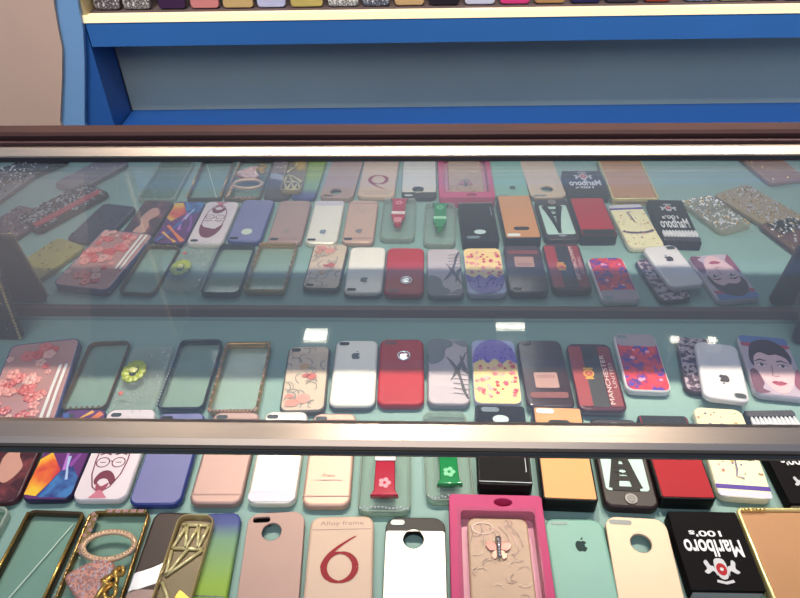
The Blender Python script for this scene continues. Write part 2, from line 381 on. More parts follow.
c = Case('tower_sketch_case', 'pale lilac phone case with dark tower and tree sketch beside red case', 'phone case', G1, [(427, 405), (469, 405), (428, 339), (469, 339)], t=.009)
c.body(P((150, 140, 148))); mb = MB(); mb.poly(c.out(.002), .0092, P((186, 172, 178)))
mb.poly(smooth(c.UU([(.04, .97), (.55, .97), (.62, .88), (.45, .82), (.40, .68), (.22, .60), (.04, .62)]), 4), .0094, P((84, 92, 104)))
mb.poly(smooth(c.UU([(.62, .96), (.95, .96), (.94, .86), (.75, .9)]), 4), .0094, P((110, 112, 122)))
dk = P((58, 50, 58))
mb.ribbon([c.U(.46, .70), c.U(.58, .62), c.U(.72, .50), c.U(.80, .35), c.U(.86, .20), c.U(.95, .08)], [.001, .004, .005, .003, .004, .002], .0096, dk)
mb.ribbon([c.U(.95, .78), c.U(.86, .66), c.U(.74, .52), c.U(.62, .40), c.U(.55, .34)], [.001, .003, .006, .002, .001], .0097, dk)
mb.ribbon([c.U(.80, .72), c.U(.90, .50), c.U(.97, .44)], [.002, .006, .002], .0098, dk)
for i in range(5): mb.ribbon([c.U(.62, .44-.07*i), c.U(.97, .42-.07*i)], .0011, .0099, P((90, 80, 90)))
mb.build('printed_sketch', c.root)

c = Case('blossom_case', 'yellow phone case with pink blossoms and shiny purple arch', 'phone case', G1, [(471, 405), (522, 404), (474, 340), (515, 340)], t=.010)
c.body(P((206, 200, 225))); mb = MB(); mb.poly(c.out(.0015), .0102, P((178, 184, 222)))
mb.poly(rrect(c.w*.96, c.l*.66, .008, 0, -c.l*.16), .0104, P((240, 206, 140)))
rp = [P((205, 60, 60)), P((226, 120, 130)), P((240, 170, 165)), P((190, 50, 90))]
for i in range(46):
    u, v = random.uniform(.08, .92), random.uniform(.05, .62); x, y = c.U(u, v); r = random.uniform(.0022, .0052)
    mb.poly(smooth([(x+r*(1 if k % 2 else .55)*math.cos(k*PI/5), y+r*(1 if k % 2 else .55)*math.sin(k*PI/5)) for k in range(10)], 2), .0106+.00001*i, rp[i % 4])
pu = mat('purple_gloss', (64, 16, 164), .3, coat=.3)
arch = c.UU([(.02, .60), (.05, .78), (.18, .91), (.38, .98), (.62, .98), (.82, .91), (.95, .78), (.98, .60), (.80, .66), (.65, .60), (.5, .68), (.35, .60), (.2, .67)])
mb.poly(smooth(arch, 4), .0112, pu)
mb.build('printed_blossoms', c.root)
mb = MB()
for i in range(30): mb.gem(*c.U(random.uniform(.1, .9), random.uniform(.64, .86)), .0113, random.uniform(.0008, .0018), mat('crystal_violet', (120, 90, 220), .06, .5, coat=1))
mb.build('purple_glitter', c.root)

c = Case('leather_case', 'dark brown phone case with pale label panel and curved shine', 'phone case', G1, [(526, 409), (575, 407), (518, 340), (561, 340)], t=.012)
c.body(mat('dark_brown_gloss', (52, 24, 28), .18, coat=.8)); mb = MB()
mb.poly(rrect(c.w*.5, c.l*.22, .002, c.w*.0, -c.l*.12), .0124, P((170, 128, 120))); mb.poly(rrect(c.w*.4, c.l*.05, .001, 0, -c.l*.07), .0126, P((150, 106, 100)))
mb.poly(rrect(c.w*.8, c.l*.08, .003, 0, -c.l*.33), .0124, P((120, 50, 52))); mb.build('printed_label', c.root)
c.slot(.22, .93, .012, .006, P((60, 60, 66)))

c = Case('football_case', 'dark red and black striped phone case with lettering and small gold crest', 'phone case', G1, [(578, 411), (626, 411), (567, 344), (612, 343)], t=.012)
c.body(mat('dark_red_shell', (78, 16, 26), .2, coat=.7)); mb = MB()
mb.poly(rrect(c.w*.34, c.l*.9, .002, -c.w*.02, 0), .0123, P((30, 24, 28))); mb.poly(rrect(c.w*.28, c.l*.88, .002, -c.w*.33, 0), .0123, P((150, 34, 42)))
mb.poly(rrect(c.w*.26, c.l*.88, .002, c.w*.30, 0), .0123, P((130, 26, 36)))
put_text(mb, 'MANCHESTER', c.w*.22, -.006, c.l*.72, .0055, P((225, 205, 200)), .0126, PI/2)
put_text(mb, 'UNITED', c.w*.36, 0, c.l*.36, .004, P((200, 170, 165)), .0126, PI/2)
x, y = c.U(.36, .52); g = P((214, 150, 50))
mb.poly(circ(x, y, .0065), .0126, g); mb.poly(circ(x, y, .0045), .0128, P((170, 40, 36))); mb.poly(rrect(.012, .003, .001, x, y+.008), .0128, g); mb.poly(rrect(.010, .0028, .001, x, y-.008), .0128, g)
mb.ribbon([(x-.002, y-.003), (x, y+.003), (x+.002, y-.003)], .0012, .013, g)
mb.build('printed_lettering', c.root)

c = Case('floral_case', 'phone case with red and purple flower print inside white rim', 'phone case', G1, [(626, 392), (671, 391), (613, 333), (656, 335)], t=.010)
c.body(P((228, 218, 220))); mb = MB(); mb.poly(c.out(.0022), .0102, blotch('red_purple_print', [(60, 30, 140), (120, 30, 120), (200, 30, 60), (225, 50, 60), (80, 40, 160)], 60, detail=2))
mb.poly(rrect(c.w*.92, c.l*.22, .006, 0, c.l*.375), .0104, P((168, 150, 160)))
for i in range(26): 
    x, y = c.U(random.uniform(.12, .88), random.uniform(.06, .72)); r = random.uniform(.0015, .0035)
    mb.poly(circ(x, y, r, n=7), .0106+.00001*i, [P((226, 56, 66)), P((70, 44, 170)), P((240, 150, 180)), P((196, 24, 60))][i % 4])
mb.build('printed_flowers', c.root); c.slot(.2, .93, .013, .006, P((120, 140, 140)))

c14 = Case('patterned_case', 'dark plum patterned phone case lying partly under a tilted white case', 'phone case', G1, [(680, 392), (724, 394), (680, 337), (714, 339)], t=.008)
c14.body(P((50, 34, 44))); mb = MB(); mb.poly(c14.out(.002), .0082, blotch('plum_print', [(44, 24, 40), (70, 34, 60), (190, 170, 180), (60, 30, 50)], 110, detail=5))
mb.build('printed_pattern', c14.root)
c = Case('phone_case', 'tilted white phone case with dark apple logo lying on a dark patterned case', 'phone case', G1, [(703, 397), (750, 403), (695, 341), (738, 345)], t=.009, z0=.0085)
c.body(mat('cool_white', (226, 218, 220), .25, coat=.4)); c.slot(.80, .09, .012, .007, DARKHOLE, ring=P((150, 150, 150))); c.logo(.52, .34, .013, P((50, 36, 40)), True)

c = Case('portrait_case', 'phone case printed with a pink tinted portrait of a dark haired person', 'phone case', G1, [(754, 395), (806, 398), (738, 336), (790, 338)], t=.010)
c.body(P((216, 200, 212))); mb = MB(); mb.poly(c.out(.0015), .0102, P((188, 168, 186)))
sk = P((222, 182, 188)); hr = P((62, 34, 52)); z = .0104
mb.poly(rrect(c.w*.94, c.l*.14, .005, 0, c.l*.42), z, P((84, 110, 170)))
mb.poly(rrect(c.w*.94, c.l*.07, .003, 0, c.l*.33), z+.0001, P((170, 60, 90)))
mb.poly(smooth(c.UU([(.18, .70), (.14, .45), (.22, .26), (.36, .10), (.52, .04), (.68, .10), (.82, .26), (.88, .46), (.84, .70), (.5, .86)]), 5), z+.0002, sk)
mb.poly(smooth(c.UU([(.10, .55), (.14, .72), (.24, .86), (.45, .93), (.66, .92), (.84, .82), (.92, .64), (.86, .52), (.82, .62), (.66, .68), (.50, .66), (.34, .70), (.20, .62), (.15, .46)]), 5), z+.0003, hr)
for sx in (-1, 1):
    mb.ribbon([c.U(.5+sx*.10, .555), c.U(.5+sx*.20, .575), c.U(.5+sx*.32, .54)], [.002, .0026, .001], z+.0004, hr)
    x, y = c.U(.5+sx*.20, .485); mb.poly(circ(x, y, .005, .0022, 14), z+.0004, P((240, 225, 228))); mb.poly(circ(x, y, .0022, n=12), z+.0005, hr)
    mb.ribbon([(x-.006, y+.001), (x, y+.003), (x+.006, y)], .001, z+.0006, hr)
mb.ribbon([c.U(.48, .48), c.U(.46, .36), c.U(.43, .32), c.U(.50, .30), c.U(.57, .32)], .0011, z+.0005, P((160, 100, 120)))
mb.poly(smooth(c.UU([(.38, .205), (.46, .235), (.51, .225), (.56, .235), (.66, .205), (.56, .165), (.46, .165)]), 4), z+.0005, P((170, 60, 90)))
mb.ribbon([c.U(.38, .205), c.U(.51, .2), c.U(.66, .205)], .0008, z+.0006, P((90, 30, 50)))
mb.poly(smooth(c.UU([(.03, .35), (.16, .40), (.24, .20), (.18, .10), (.30, .05), (.03, .04)]), 4), z+.0003, P((110, 60, 84)))
mb.poly(smooth(c.UU([(.97, .45), (.86, .34), (.80, .18), (.90, .08), (.97, .05)]), 4), z+.0003, P((140, 70, 96)))
mb.build('printed_portrait', c.root)

# ================================================================== MIDDLE ROW
def row2(name, label, pts, L=.122, t=.009, cat='phone case', **k): return Case(name, label, cat, G2, pts, 'near', L, t, **k)
c = row2('portrait_case', 'dark rose phone case with a pale woman figure beside the orange and purple abstract case', [(-34, 504), (17, 502), (-10, 455), (35, 455)])
c.body(P((70, 30, 40))); mb = MB(); mb.poly(c.out(.002), .0092, blotch('rose_print', [(90, 30, 44), (60, 24, 36), (130, 60, 64)], 40))
mb.poly(smooth(c.UU([(.5, .95), (.7, .85), (.72, .65), (.62, .5), (.8, .35), (.6, .2), (.4, .25), (.3, .45), (.42, .6), (.32, .8)]), 5), .0094, P((205, 150, 132)))
mb.poly(smooth(c.UU([(.3, .98), (.7, .98), (.8, .8), (.7, .78), (.5, .9), (.36, .8), (.3, .6), (.2, .8)]), 5), .0096, P((60, 20, 26))); mb.build('printed_picture', c.root)

c = row2('abstract_case', 'phone case with orange, purple and blue abstract print', [(20, 500), (70, 501), (40, 455), (88, 455)])
c.body(P((36, 22, 60))); mb = MB(); mb.poly(c.out(.0015), .0092, P((92, 26, 104)))
z = .0094
mb.poly(c.UU([(.03, .06), (.03, .42), (.22, .50), (.55, .30), (.42, .16), (.28, .04)]), z, blotch('orange_print', [(236, 190, 50), (236, 150, 50), (224, 96, 50), (205, 50, 60)], 18, spread=.1))
mb.poly(c.UU([(.30, .03), (.44, .16), (.57, .30), (.75, .36), (.97, .22), (.97, .06), (.9, .02)]), z, blotch('blue_print', [(30, 60, 140), (60, 120, 180), (40, 50, 120)], 30, spread=.15))
for (p, w, cc) in ((((.62, .30), (.55, .52), (.60, .70)), .004, (176, 110, 190)), (((.70, .34), (.86, .52), (.92, .72)), .005, (130, 60, 150)), (((.75, .2), (.66, .34), (.62, .45)), .003, (170, 190, 220)), (((.1, .95), (.4, .7), (.55, .5)), .006, (60, 90, 160)), (((.2, .6), (.5, .75), (.9, .95)), .006, (226, 120, 60)), (((.15, .75), (.5, .9), (.7, .97)), .004, (236, 170, 70))):
    mb.ribbon([c.U(*q) for q in p], [w, w*.6, w*1.3], z+.0002, P(cc)); z += .00003
mb.build('printed_picture', c.root); c.slot(.2, .92, .012, .006, DARKHOLE)

c = row2('bearded_sketch_case', 'white phone case with maroon sketch of a bearded face in glasses', [(71, 500), (125, 501), (88, 454), (140, 455)])
c.body(P((216, 208, 206))); mb = MB(); mb.poly(c.out(.0012), .0092, P((222, 206, 210)))
mr = P((112, 30, 58)); z = .0094
for sx in (-1, 1): 
    x, y = c.U(.47+sx*.15, .385); mb.ribbon([(p[0], p[1]) for p in circ(x, y, .0068, .0062, 20)]+[(x+.0068, y)], .0012, z, mr)
    mb.ribbon([(x-.003, y), (x+.003, y)], .001, z, mr)
    mb.ribbon([(x-.006, y+.010), (x, y+.0125), (x+.006, y+.010)], .0018, z, mr)
mb.ribbon([c.U(.43, .39), c.U(.47, .40), c.U(.51, .39)], .001, z, mr)
mb.ribbon([c.U(.18, .56), c.U(.17, .40), c.U(.20, .26), c.U(.30, .13), c.U(.46, .07), c.U(.62, .13), c.U(.74, .26), c.U(.78, .40), c.U(.76, .56)], .0014, z, mr)
mb.poly(smooth(c.UU([(.28, .20), (.34, .275), (.46, .30), (.58, .275), (.68, .20), (.62, .15), (.54, .20), (.46, .215), (.38, .20), (.34, .15)]), 4), z, mr)
mb.poly(smooth(c.UU([(.36, .17), (.46, .135), (.58, .17), (.55, .10), (.46, .06), (.38, .10)]), 4), z+.0002, P((150, 60, 84)))
mb.poly(smooth(c.UU([(.16, .56), (.20, .72), (.34, .84), (.56, .86), (.74, .74), (.80, .56), (.70, .60), (.60, .66), (.42, .64), (.28, .62)]), 4), z, mr)
mb.poly(smooth(c.UU([(.34, .04), (.46, .10), (.60, .04), (.62, .02), (.32, .02)]), 3), z+.0003, P((196, 110, 130)))
mb.build('printed_sketch', c.root); c.slot(.2, .93, .012, .006, DARKHOLE)

BL = mat('periwinkle_shell', (116, 116, 162), .45, spec=.3)
c = row2('phone_case', 'matte periwinkle blue phone case with deep blue edge and round logo hole', [(127, 505), (180, 505), (141, 455), (197, 455)], t=.010)
c.body(mat('deep_blue_edge', (44, 56, 124), .3, coat=.3), name='blue_edge'); mb = MB(); mb.poly(c.out(.0022), .0102, BL); mb.build('back_face', c.root)
c.slot(.2, .93, .014, .006, BLACK); mb = MB(); mb.poly(c.circ(.5, .78, .0085), .0105, P((196, 206, 190))); mb.build('logo_hole', c.root)
def bands(c, cm, v=(.09, .91), w=.0012):
    for a in v:
        mb = MB(); mb.ribbon([c.U(.01, a), c.U(.99, a)], w, c.z+.0004, cm); mb.build('antenna_band', c.root)
c = row2('phone_case', 'dusty beige phone back with thin bottom band between blue and cream cases', [(188, 503), (240, 505), (202, 455), (249, 455)], t=.010)
phone_back(c, mat('rose_beige', (176, 144, 136), .5, .4), (150, 130, 128)); bands(c, P((160, 120, 112)))
c = row2('phone_case', 'glossy cream white phone back with pale lilac lower strip', [(246, 503), (295, 504), (253, 455), (304, 455)], t=.010)
phone_back(c, mat('cream_white', (240, 230, 214), .42, .5), (120, 130, 150)); mb = MB(); mb.poly(rrect(c.w*.97, c.l*.11, .007, 0, -c.l*.43), .0104, P((206, 196, 208))); mb.build('lower_strip', c.root)
c = row2('phone_case', 'pale rose gold phone back with small printed word above bottom band', [(301, 506), (350, 506), (307, 455), (354, 455)], t=.010)
phone_back(c, mat('rose_gold', (204, 166, 148), .5, .35), (120, 110, 120)); bands(c, P((150, 100, 96)))
mb = MB(); x, y = c.U(.5, .30); put_text(mb, 'iPhone', x, y, .013, .0036, P((150, 120, 112)), .0105); mb.ribbon([(x-.014, y-.006), (x+.014, y-.006)], .0009, .0105, P((190, 160, 150))); mb.build('printed_lettering', c.root)

def bottle_pack(label, pts, col, bt, flab, wide=.30):
    c = row2('bottle_case_package', label, pts, L=.118, t=.010, cat='packaged phone case')
    c.body(clear('pack_'+bt, (250, 252, 250), .12, (200, 215, 200)), name='clear_package', bev=.002)
    c.rim(clear('pack_rim', (220, 232, 222), .3, (205, 215, 200)), .002, 'package_edge')
    bc = mat('liquid_'+bt, col, .12, coat=.9)
    mb = MB(); prof = [(.17, .12), (.13, .17), (.12, .48), (.14, .56), (.10, .62), (.06, .66), (.06, .76)]
    pts_ = c.UU([(.5-a*1.55, b) for a, b in prof]+[(.5+a*1.55, b) for a, b in prof[::-1]])
    mb.plate([pts_], .0103, .008, bc, .0012); o = mb.build('bottle', c.root, '%s bottle' % bt)
    mb = MB(); x, y = c.U(.5, .70); mb.plate([rrect(c.w*.24, c.l*.10, .002, x, y)], .0184, .004, bc if bt == 'green' else P((205, 120, 130)), .0008); mb.build('bottle_cap', o)
    mb = MB(); x, y = c.U(.5, .50); mb.plate([rrect(c.w*.40, c.l*.06, .001, x, y)], .0184, .0012, P((222, 205, 205)) if bt == 'red' else P((150, 210, 170))); mb.build('bottle_label', o)
    mb = MB(); x, y = c.U(.5, .24)
    for k in range(5): mb.poly(circ(x+.004*math.cos(k*1.257), y+.004*math.sin(k*1.257), .0026, n=8), .0186+k*.00003, P(flab))
    mb.build('printed_leaf', o)
    mb = MB()
    for i in range(14): mb.gem(*c.U(.06+.88*i/13, random.uniform(.02, .05)), .0105, .0013, GEMW)
    mb.build('glitter_trim', c.root); return c
bottle_pack('clear pack holding a phone case shaped with a red liquid bottle', [(357, 512), (411, 512), (362, 455), (410, 455)], (176, 18, 48), 'red', (214, 110, 130))
bottle_pack('clear pack holding a phone case shaped with a green liquid bottle', [(426, 501), (475, 500), (424, 455), (470, 455)], (14, 128, 62), 'green', (70, 180, 120))

def box_case(label, pts, L, t, top, side, name='case_box', group=G2, anchor='near', cat='case box', inset=.002, r=.004):
    c = Case(name, label, cat, group, pts, anchor, L, t, r=r)
    mb = MB(); mb.plate([c.out()], 0, t, side, .0012); mb.build('box_base', c.root)
    mb = MB(); mb.plate([c.out(inset)], t-.0002, .001, top, .0003); mb.build('box_top', c.root); c.z = t+.0008; return c
c = box_case('flat glossy black case box with thin silver line', [(478, 485), (533, 486), (478, 458), (531, 458)], .107, .018, mat('box_black', (14, 12, 15), .55, spec=.1), BLACK)
mb = MB(); mb.ribbon([c.U(.02, .03), c.U(.98, .03)], .001, c.z+.0004, P((170, 170, 175))); mb.ribbon([c.U(.9, .15), c.U(.9, .38)], .001, c.z+.0004, P((150, 150, 155))); mb.build('silver_line', c.root)
mb = MB(); mb.poly(c.circ(.5, .80, .009, .006), c.z+.0005, P((190, 205, 205))); mb.build('logo_window', c.root); c.slot(.3, .93, .02, .007, P((96, 110, 120)))
c = box_case('case box with orange gold top and black sides', [(543, 500), (599, 502), (538, 458), (592, 459)], .122, .020, mat('orange_gold', (206, 140, 84), .5, .2), BLACK)
c.slot(.5, .80, .024, .009, BLACK, 'logo_window'); c.slot(.25, .94, .02, .007, P((220, 224, 220)))
# tower case
c = row2('tower_case', 'black framed phone case with black lattice tower on pale mint', [(605, 507), (661, 509), (600, 460), (646, 461)], L=.115, t=.012)
c.body(mat('brown_black_frame', (44, 32, 32), .4, spec=.3)); z = .0123; mb = MB()
mb.poly(rrect(c.w*.80, c.l*.72, .004, -.001, c.l*.03), z, P((176, 204, 194))); k = BLACK
def tower(mb, c, cx, v0, v1, wd, z, k):
    L_, R_ = [], []
    for i in range(13):
        s = i/12; v = v0+(v1-v0)*s; hw = wd*(.06+.94*(1-s)**1.5); L_.append(c.U(cx-hw, v)); R_.append(c.U(cx+hw, v))
    mb.ribbon(L_, [.0105-.0065*i/12 for i in range(13)], z, k); mb.ribbon(R_, [.0105-.0065*i/12 for i in range(13)], z+.0001, k)
    for s, h in ((.0, .005), (.16, .006), (.36, .005), (.62, .002)):
        v = v0+(v1-v0)*s; hw = wd*(.06+.94*(1-s)**1.5)*1.15; mb.ribbon([c.U(cx-hw, v), c.U(cx+hw, v)], h, z+.0002, k)
    for s in (.2, .28, .42, .5):
        v = v0+(v1-v0)*s; hw = wd*(.06+.94*(1-s)**1.5); mb.ribbon([c.U(cx-hw, v), c.U(cx+hw, v+.05)], .0016, z+.0003, k); mb.ribbon([c.U(cx+hw, v), c.U(cx-hw, v+.05)], .0016, z+.0004, k)
tower(mb, c, .45, .19, .86, .22, z+.0002, k); mb.build('printed_tower', c.root)
mb = MB(); x, y = c.U(.5, .085); mb.plate([circ(x, y, .0062)], .0122, .0012, P((150, 140, 132)), .0004); mb.plate([circ(x, y, .0045)], .0134, .0004, P((110, 104, 100))); mb.build('round_button', c.root)
mb = MB(); mb.poly(c.circ(.5, .91, .006, .004), z, SILVER); mb.build('camera_cutout', c.root)
c = box_case('case box with plain red top and black base', [(661, 499), (717, 500), (650, 461), (704, 462)], .108, .018, mat('red_card', (164, 6, 28), .5, spec=.2), BLACK)
mb = MB(); mb.poly(rrect(c.w-.006, c.l*.13, .001, 0, c.l*.42), c.z+.0004, BLACK); mb.build('camera_cutout', c.root)
c = row2('floral_case', 'pale yellow phone case with tiny blossoms and purple stripe near its edge', [(719, 499), (774, 499), (708, 463), (768, 464)], L=.120, t=.010)
c.body(P((214, 206, 180))); mb = MB(); mb.poly(c.out(.0012), .0102, P((232, 220, 176))); z = .0104
mb.poly(rrect(c.w*.98, c.l*.045, .001, 0, -c.l*.39), z, mat('violet_band', (88, 60, 150), .15, coat=.8)); mb.poly(rrect(c.w*.96, c.l*.06, .004, 0, -c.l*.455), z, P((190, 186, 205)))
mb.ribbon([c.U(.5+.42*math.cos(a/10*PI), .62+.06*math.sin(a/10*PI)) for a in range(11)], .005, z+.0002, P((96, 76, 110)))
for i in range(40):
    x, y = c.U(random.uniform(.06, .94), random.uniform(.18, .94)); mb.poly(circ(x, y, random.uniform(.0008, .002), n=6), z+.0004+.00001*i, [P((120, 96, 140)), P((205, 110, 100)), P((200, 160, 90)), P((150, 150, 110))][i % 4])
mb.ribbon([c.U(.52, .45), c.U(.5, .3), c.U(.45, .22), c.U(.58, .20)], .0014, z+.001, P((90, 70, 120))); mb.build('printed_blossoms', c.root)

def cig_box(label, pts, anchor, L, t, group, extra, full):
    c = Case('cigarette_box_case', label, 'case box', group, pts, anchor, L, t, r=.0015)
    DB = mat('box_dark', (14, 9, 12), .6, spec=.08); mb = MB(); mb.plate([c.out()], 0, t, DB, .0004); mb.build('box_body', c.root)
    mb = MB(); wt = P((214, 210, 214)); z = t+.0003; w, l = c.w, c.l
    put_text(mb, "100's", -.06*w, l*full[0], w*.46, l*.080, wt, z, PI, .02)
    put_text(mb, 'Marlboro', -.01*w, l*full[1], w*.80, l*.22, wt, z, PI, .022)
    # crest: two animals holding a red shield
    x, y = 0.0, l*full[2]; s = -w*.115; rd = mat('crest_red', (170, 14, 30), .5, spec=.2); gy = P((178, 174, 180))
    mb.poly(smooth([(x+s*a, y+s*b) for a, b in ((-.6, -1.2), (0, -1.45), (.6, -1.2), (.75, 0), (.5, 1.0), (0, 1.3), (-.5, 1.0), (-.75, 0))], 4), z, gy)
    mb.poly(circ(x, y, s*.62, s*.8), z+.0002, rd); mb.poly(circ(x, y, s*.22), z+.0004, gy)
    for q in (-1, 1):
        mb.poly(smooth([(x+q*s*a, y+s*b) for a, b in ((.7, .9), (1.0, .2), (1.7, .6), (2.1, .3), (1.7, -.1), (1.9, -.9), (1.5, -1.2), (1.2, -.5), (.8, -.3))], 3), z+.0001, gy)
    mb.ribbon([(x-s*1.0, y+s*1.5), (x, y+s*1.75), (x+s*1.0, y+s*1.5)], abs(s)*.35, z+.0003, gy)
    extra(mb, c, z, wt); mb.build('printed_lettering', c.root)
    mb = MB(); mb.box(-c.w/2+.002, c.w/2-.002, -c.l/2-.0006, -c.l/2+.0002, .002, t-.004, P((150, 145, 138))); mb.build('paper_seal', c.root); return c
def ex_b(mb, c, z, wt):
    for i in range(11): 
        x, y = c.U(.07+.086*i, .83); mb.plate([circ(x, y, .0024, .010, 10)], c.t, .003, wt, .0006); x, y = c.U(.07+.086*i, .945); mb.plate([circ(x, y, .0034, .005, 10)], c.t, .003, P((50, 40, 44)), .0006)
cig_box('black cigarette box style case with row of white tips at its far end', [(790, 503), (846, 504), (768, 464), (822, 465)], 'near', .120, .014, G2, ex_b, (-.08, .06, -.30))

# ================================================================== FRONT ROW
def row3(name, label, pts, L=.138, t=.009, cat='phone case', **k): return Case(name, label, cat, G3, pts, 'far', L, t, **k)
c = row3('clear_case', 'frosted clear phone case with pale rim at the end of the front row', [(-110, 598), (-30, 598), (-50, 505), (11, 507)], t=.009)
c.rim(clear('frost_rim', (225, 235, 225), .45, (205, 215, 200)), .003, 'pale_rim'); mb = MB(); mb.plate([c.out(.003)], .0005, .0015, clear('frost', (200, 220, 205), .3, (150, 180, 160))); mb.build('clear_back', c.root)
mb = MB()
for i in range(60): mb.gem((random.uniform(-.4, .4))*c.w, random.uniform(-.45, .46)*c.l, .0022, random.uniform(.0006, .001), GEMW)
mb.build('glitter_pattern', c.root)

c = row3('bumper_case', 'clear phone case with wide gold and dark bumper frame', [(-30, 598), (48, 598), (28, 509), (86, 510)], t=.010, r=.007)
mb = MB(); mb.plate([c.out(), c.out(.0035)], 0, .008, mat('dark_bronze', (78, 60, 40), .25, .6), .001); mb.build('bumper_frame', c.root)
mb = MB()
for sx in (-1, 1): mb.tube([(sx*(c.w/2-.0018), y_*c.l, .0088) for y_ in (-.47, 0, .47)], .0015, GOLD)
mb.build('gold_edge_line', c.root)
mb = MB(); mb.plate([c.out(.0035)], .0005, .0012, clear('clear_back3', (246, 250, 246), .05, (190, 215, 195))); mb.ribbon([c.U(.15, .1), c.U(.82, .92)], .0012, .0019, P((190, 205, 190))); mb.build('clear_back', c.root)

c = row3('ring_heart_case', 'clear gold framed phone case carrying a gold ring and rhinestone heart', [(50, 598), (128, 598), (90, 510), (151, 511)], t=.008, r=.008)
mb = MB(); mb.plate([c.out(.003)], .0005, .0012, clear('clear_back3', (246, 250, 246))); mb.build('clear_back', c.root)
c.rim(mat('dark_gold_rim', (130, 100, 56), .25, .7), .003)
mb = MB()
for i in range(16): mb.gem(*c.U(.30+.62*i/15, .985), .0095, .0024, GEMP if i % 3 else GEMG)
for i in range(22): mb.gem(*c.U(.10+.05*(i % 2), .96-.30*i/21), .0092, .0028, GEMG if i % 3 else GEMP)
for i in range(20): mb.gem(*c.U(.02, .66-.60*i/19), .0085, .0014, GEMG)
mb.build('jewel_trim', c.root)
q = at(109, 546, .012); inv = (Matrix.Translation(c.root.location) @ Matrix.Rotation(c.root.rotation_euler[2], 4, 'Z')).inverted(); q = inv @ q
mb = MB(); mb.tube([(q.x+.0245*math.cos(a*PI/16), q.y+.0145*math.sin(a*PI/16), .012) for a in range(32)], .0028, mat('gold_glitter', (226, 186, 150), .35, .4, bump=.8, scale=900), closed=True, n=10)
for a in range(40): mb.gem(q.x+.0245*math.cos(a*PI/20), q.y+.0145*math.sin(a*PI/20), .0142, .0012, GEMG if a % 2 else GEMP)
mb.build('finger_ring', c.root)
q = inv @ at(95, 580, .014)
def heart(t, s): return (s*16*math.sin(t)**3/17, s*(13*math.cos(t)-5*math.cos(2*t)-2*math.cos(3*t)-math.cos(4*t))/17)
def hrot(p, a=-.55): return (p[0]*math.cos(a)-p[1]*math.sin(a), p[0]*math.sin(a)+p[1]*math.cos(a))
mb = MB(); H = smooth([(-.029, .003), (-.019, .013), (-.004, .020), (.010, .018), (.015, .009), (.008, .001), (.015, -.010), (.009, -.021), (-.005, -.021), (-.019, -.010)], 5)
mb.plate([[(q.x+p[0], q.y+p[1]) for p in H]], .006, .009, mat('heart_rose', (196, 140, 124), .3, .4), .003, 3)
for i in range(260):
    hp = H[random.randrange(len(H))]; s_ = math.sqrt(random.random())*.93; p = (hp[0]*s_, hp[1]*s_); mb.gem(q.x+p[0], q.y+p[1], .0153, .0012, GEMP if i % 3 else GEMW)
mb.build('rhinestone_heart', c.root)
mb = MB()
for (dx, dy, rx, ry) in ((.016, -.002, .0065, .004), (.020, -.013, .005, .0065), (.022, .006, .004, .003)):
    mb.tube([(q.x+dx+rx*math.cos(a*PI/8), q.y+dy+ry*math.sin(a*PI/8), .018+.002*math.sin(a*PI/4)) for a in range(16)], .0021, GOLD, closed=True)
mb.tube([(q.x+.021, q.y+.010, .018), (q.x+.014, q.y-.004, .019), (q.x+.009, q.y-.022, .018)], .0024, GOLD); mb.build('gold_bow', c.root)

c4 = row3('metallic_case', 'dark brown phone case crossed by a shiny silver band with speckled foot', [(120, 598), (172, 598), (155, 512), (198, 512)], t=.009, r=.009)
c4.body(mat('dark_brown', (58, 42, 38), .4, spec=.3)); mb = MB(); z = .0093
mb.poly(c4.UU([(.03, .52), (.35, .56), (.7, .62), (.97, .66), (.97, .50), (.6, .46), (.3, .42), (.03, .38)]), z, SILVER)
mb.poly(rrect(c4.w*.94, c4.l*.40, .006, 0, -c4.l*.29), z, P((140, 116, 110), .3, .3))
for i in range(16): mb.poly(c4.circ(random.uniform(.2, .8), random.uniform(.08, .34), .0022, .0014), z+.0002+.00001*i, P((220, 214, 206)))
mb.build('printed_band', c4.root); mb = MB(); mb.tube([(c4.w/2-.001, y_*c4.l, .0095) for y_ in (.4, .1, -.2)], .0012, CHROME); mb.build('silver_edge', c4.root)
c = row3('gradient_case', 'clear phone case shading from blue to green beside the gold net case', [(180, 598), (236, 598), (202, 512), (242, 513)], t=.009)
m = mat('blue_green_print', (100, 150, 110), .5, spec=.2); nt = m.node_tree; n = nt.nodes; tc = [x for x in n if x.type == 'TEX_COORD'][0]
sp = n.new('ShaderNodeSeparateXYZ'); r = n.new('ShaderNodeValToRGB'); mr_ = n.new('ShaderNodeMapRange'); mr_.inputs[1].default_value = -.07; mr_.inputs[2].default_value = .07
nt.links.new(tc.outputs['Object'], sp.inputs[0]); nt.links.new(sp.outputs[1], mr_.inputs[0]); nt.links.new(mr_.outputs[0], r.inputs[0]); nt.links.new(r.outputs[0], n['Principled BSDF'].inputs['Base Color'])
el = r.color_ramp.elements; el[0].color = lin((120, 150, 40)); el[1].color = lin((60, 66, 130)); e = el.new(.45); e.color = lin((140, 170, 70)); e = el.new(.78); e.color = lin((116, 150, 120)); e = el.new(.9); e.color = lin((80, 90, 140))
c.body(m); mb = MB(); mb.ribbon([c.U(.05, .38), c.U(.5, .37), c.U(.95, .36)], .0016, .0094, P((60, 90, 50))); mb.build('printed_line', c.root)
c = row3('gold_net_case', 'narrow gold phone case with pale diamond lattice lying over two cases', [(139, 598), (196, 598), (179, 514), (216, 514)], t=.008, z0=.0105, L=.125)
c.rim(clear('amber_rim', (235, 220, 190), .5, (190, 170, 120)), .002); mb = MB(); mb.plate([c.out(.003)], .0005, .0015, mat('olive_gold', (112, 94, 62), .4, .1)); mb.build('back_panel', c.root)
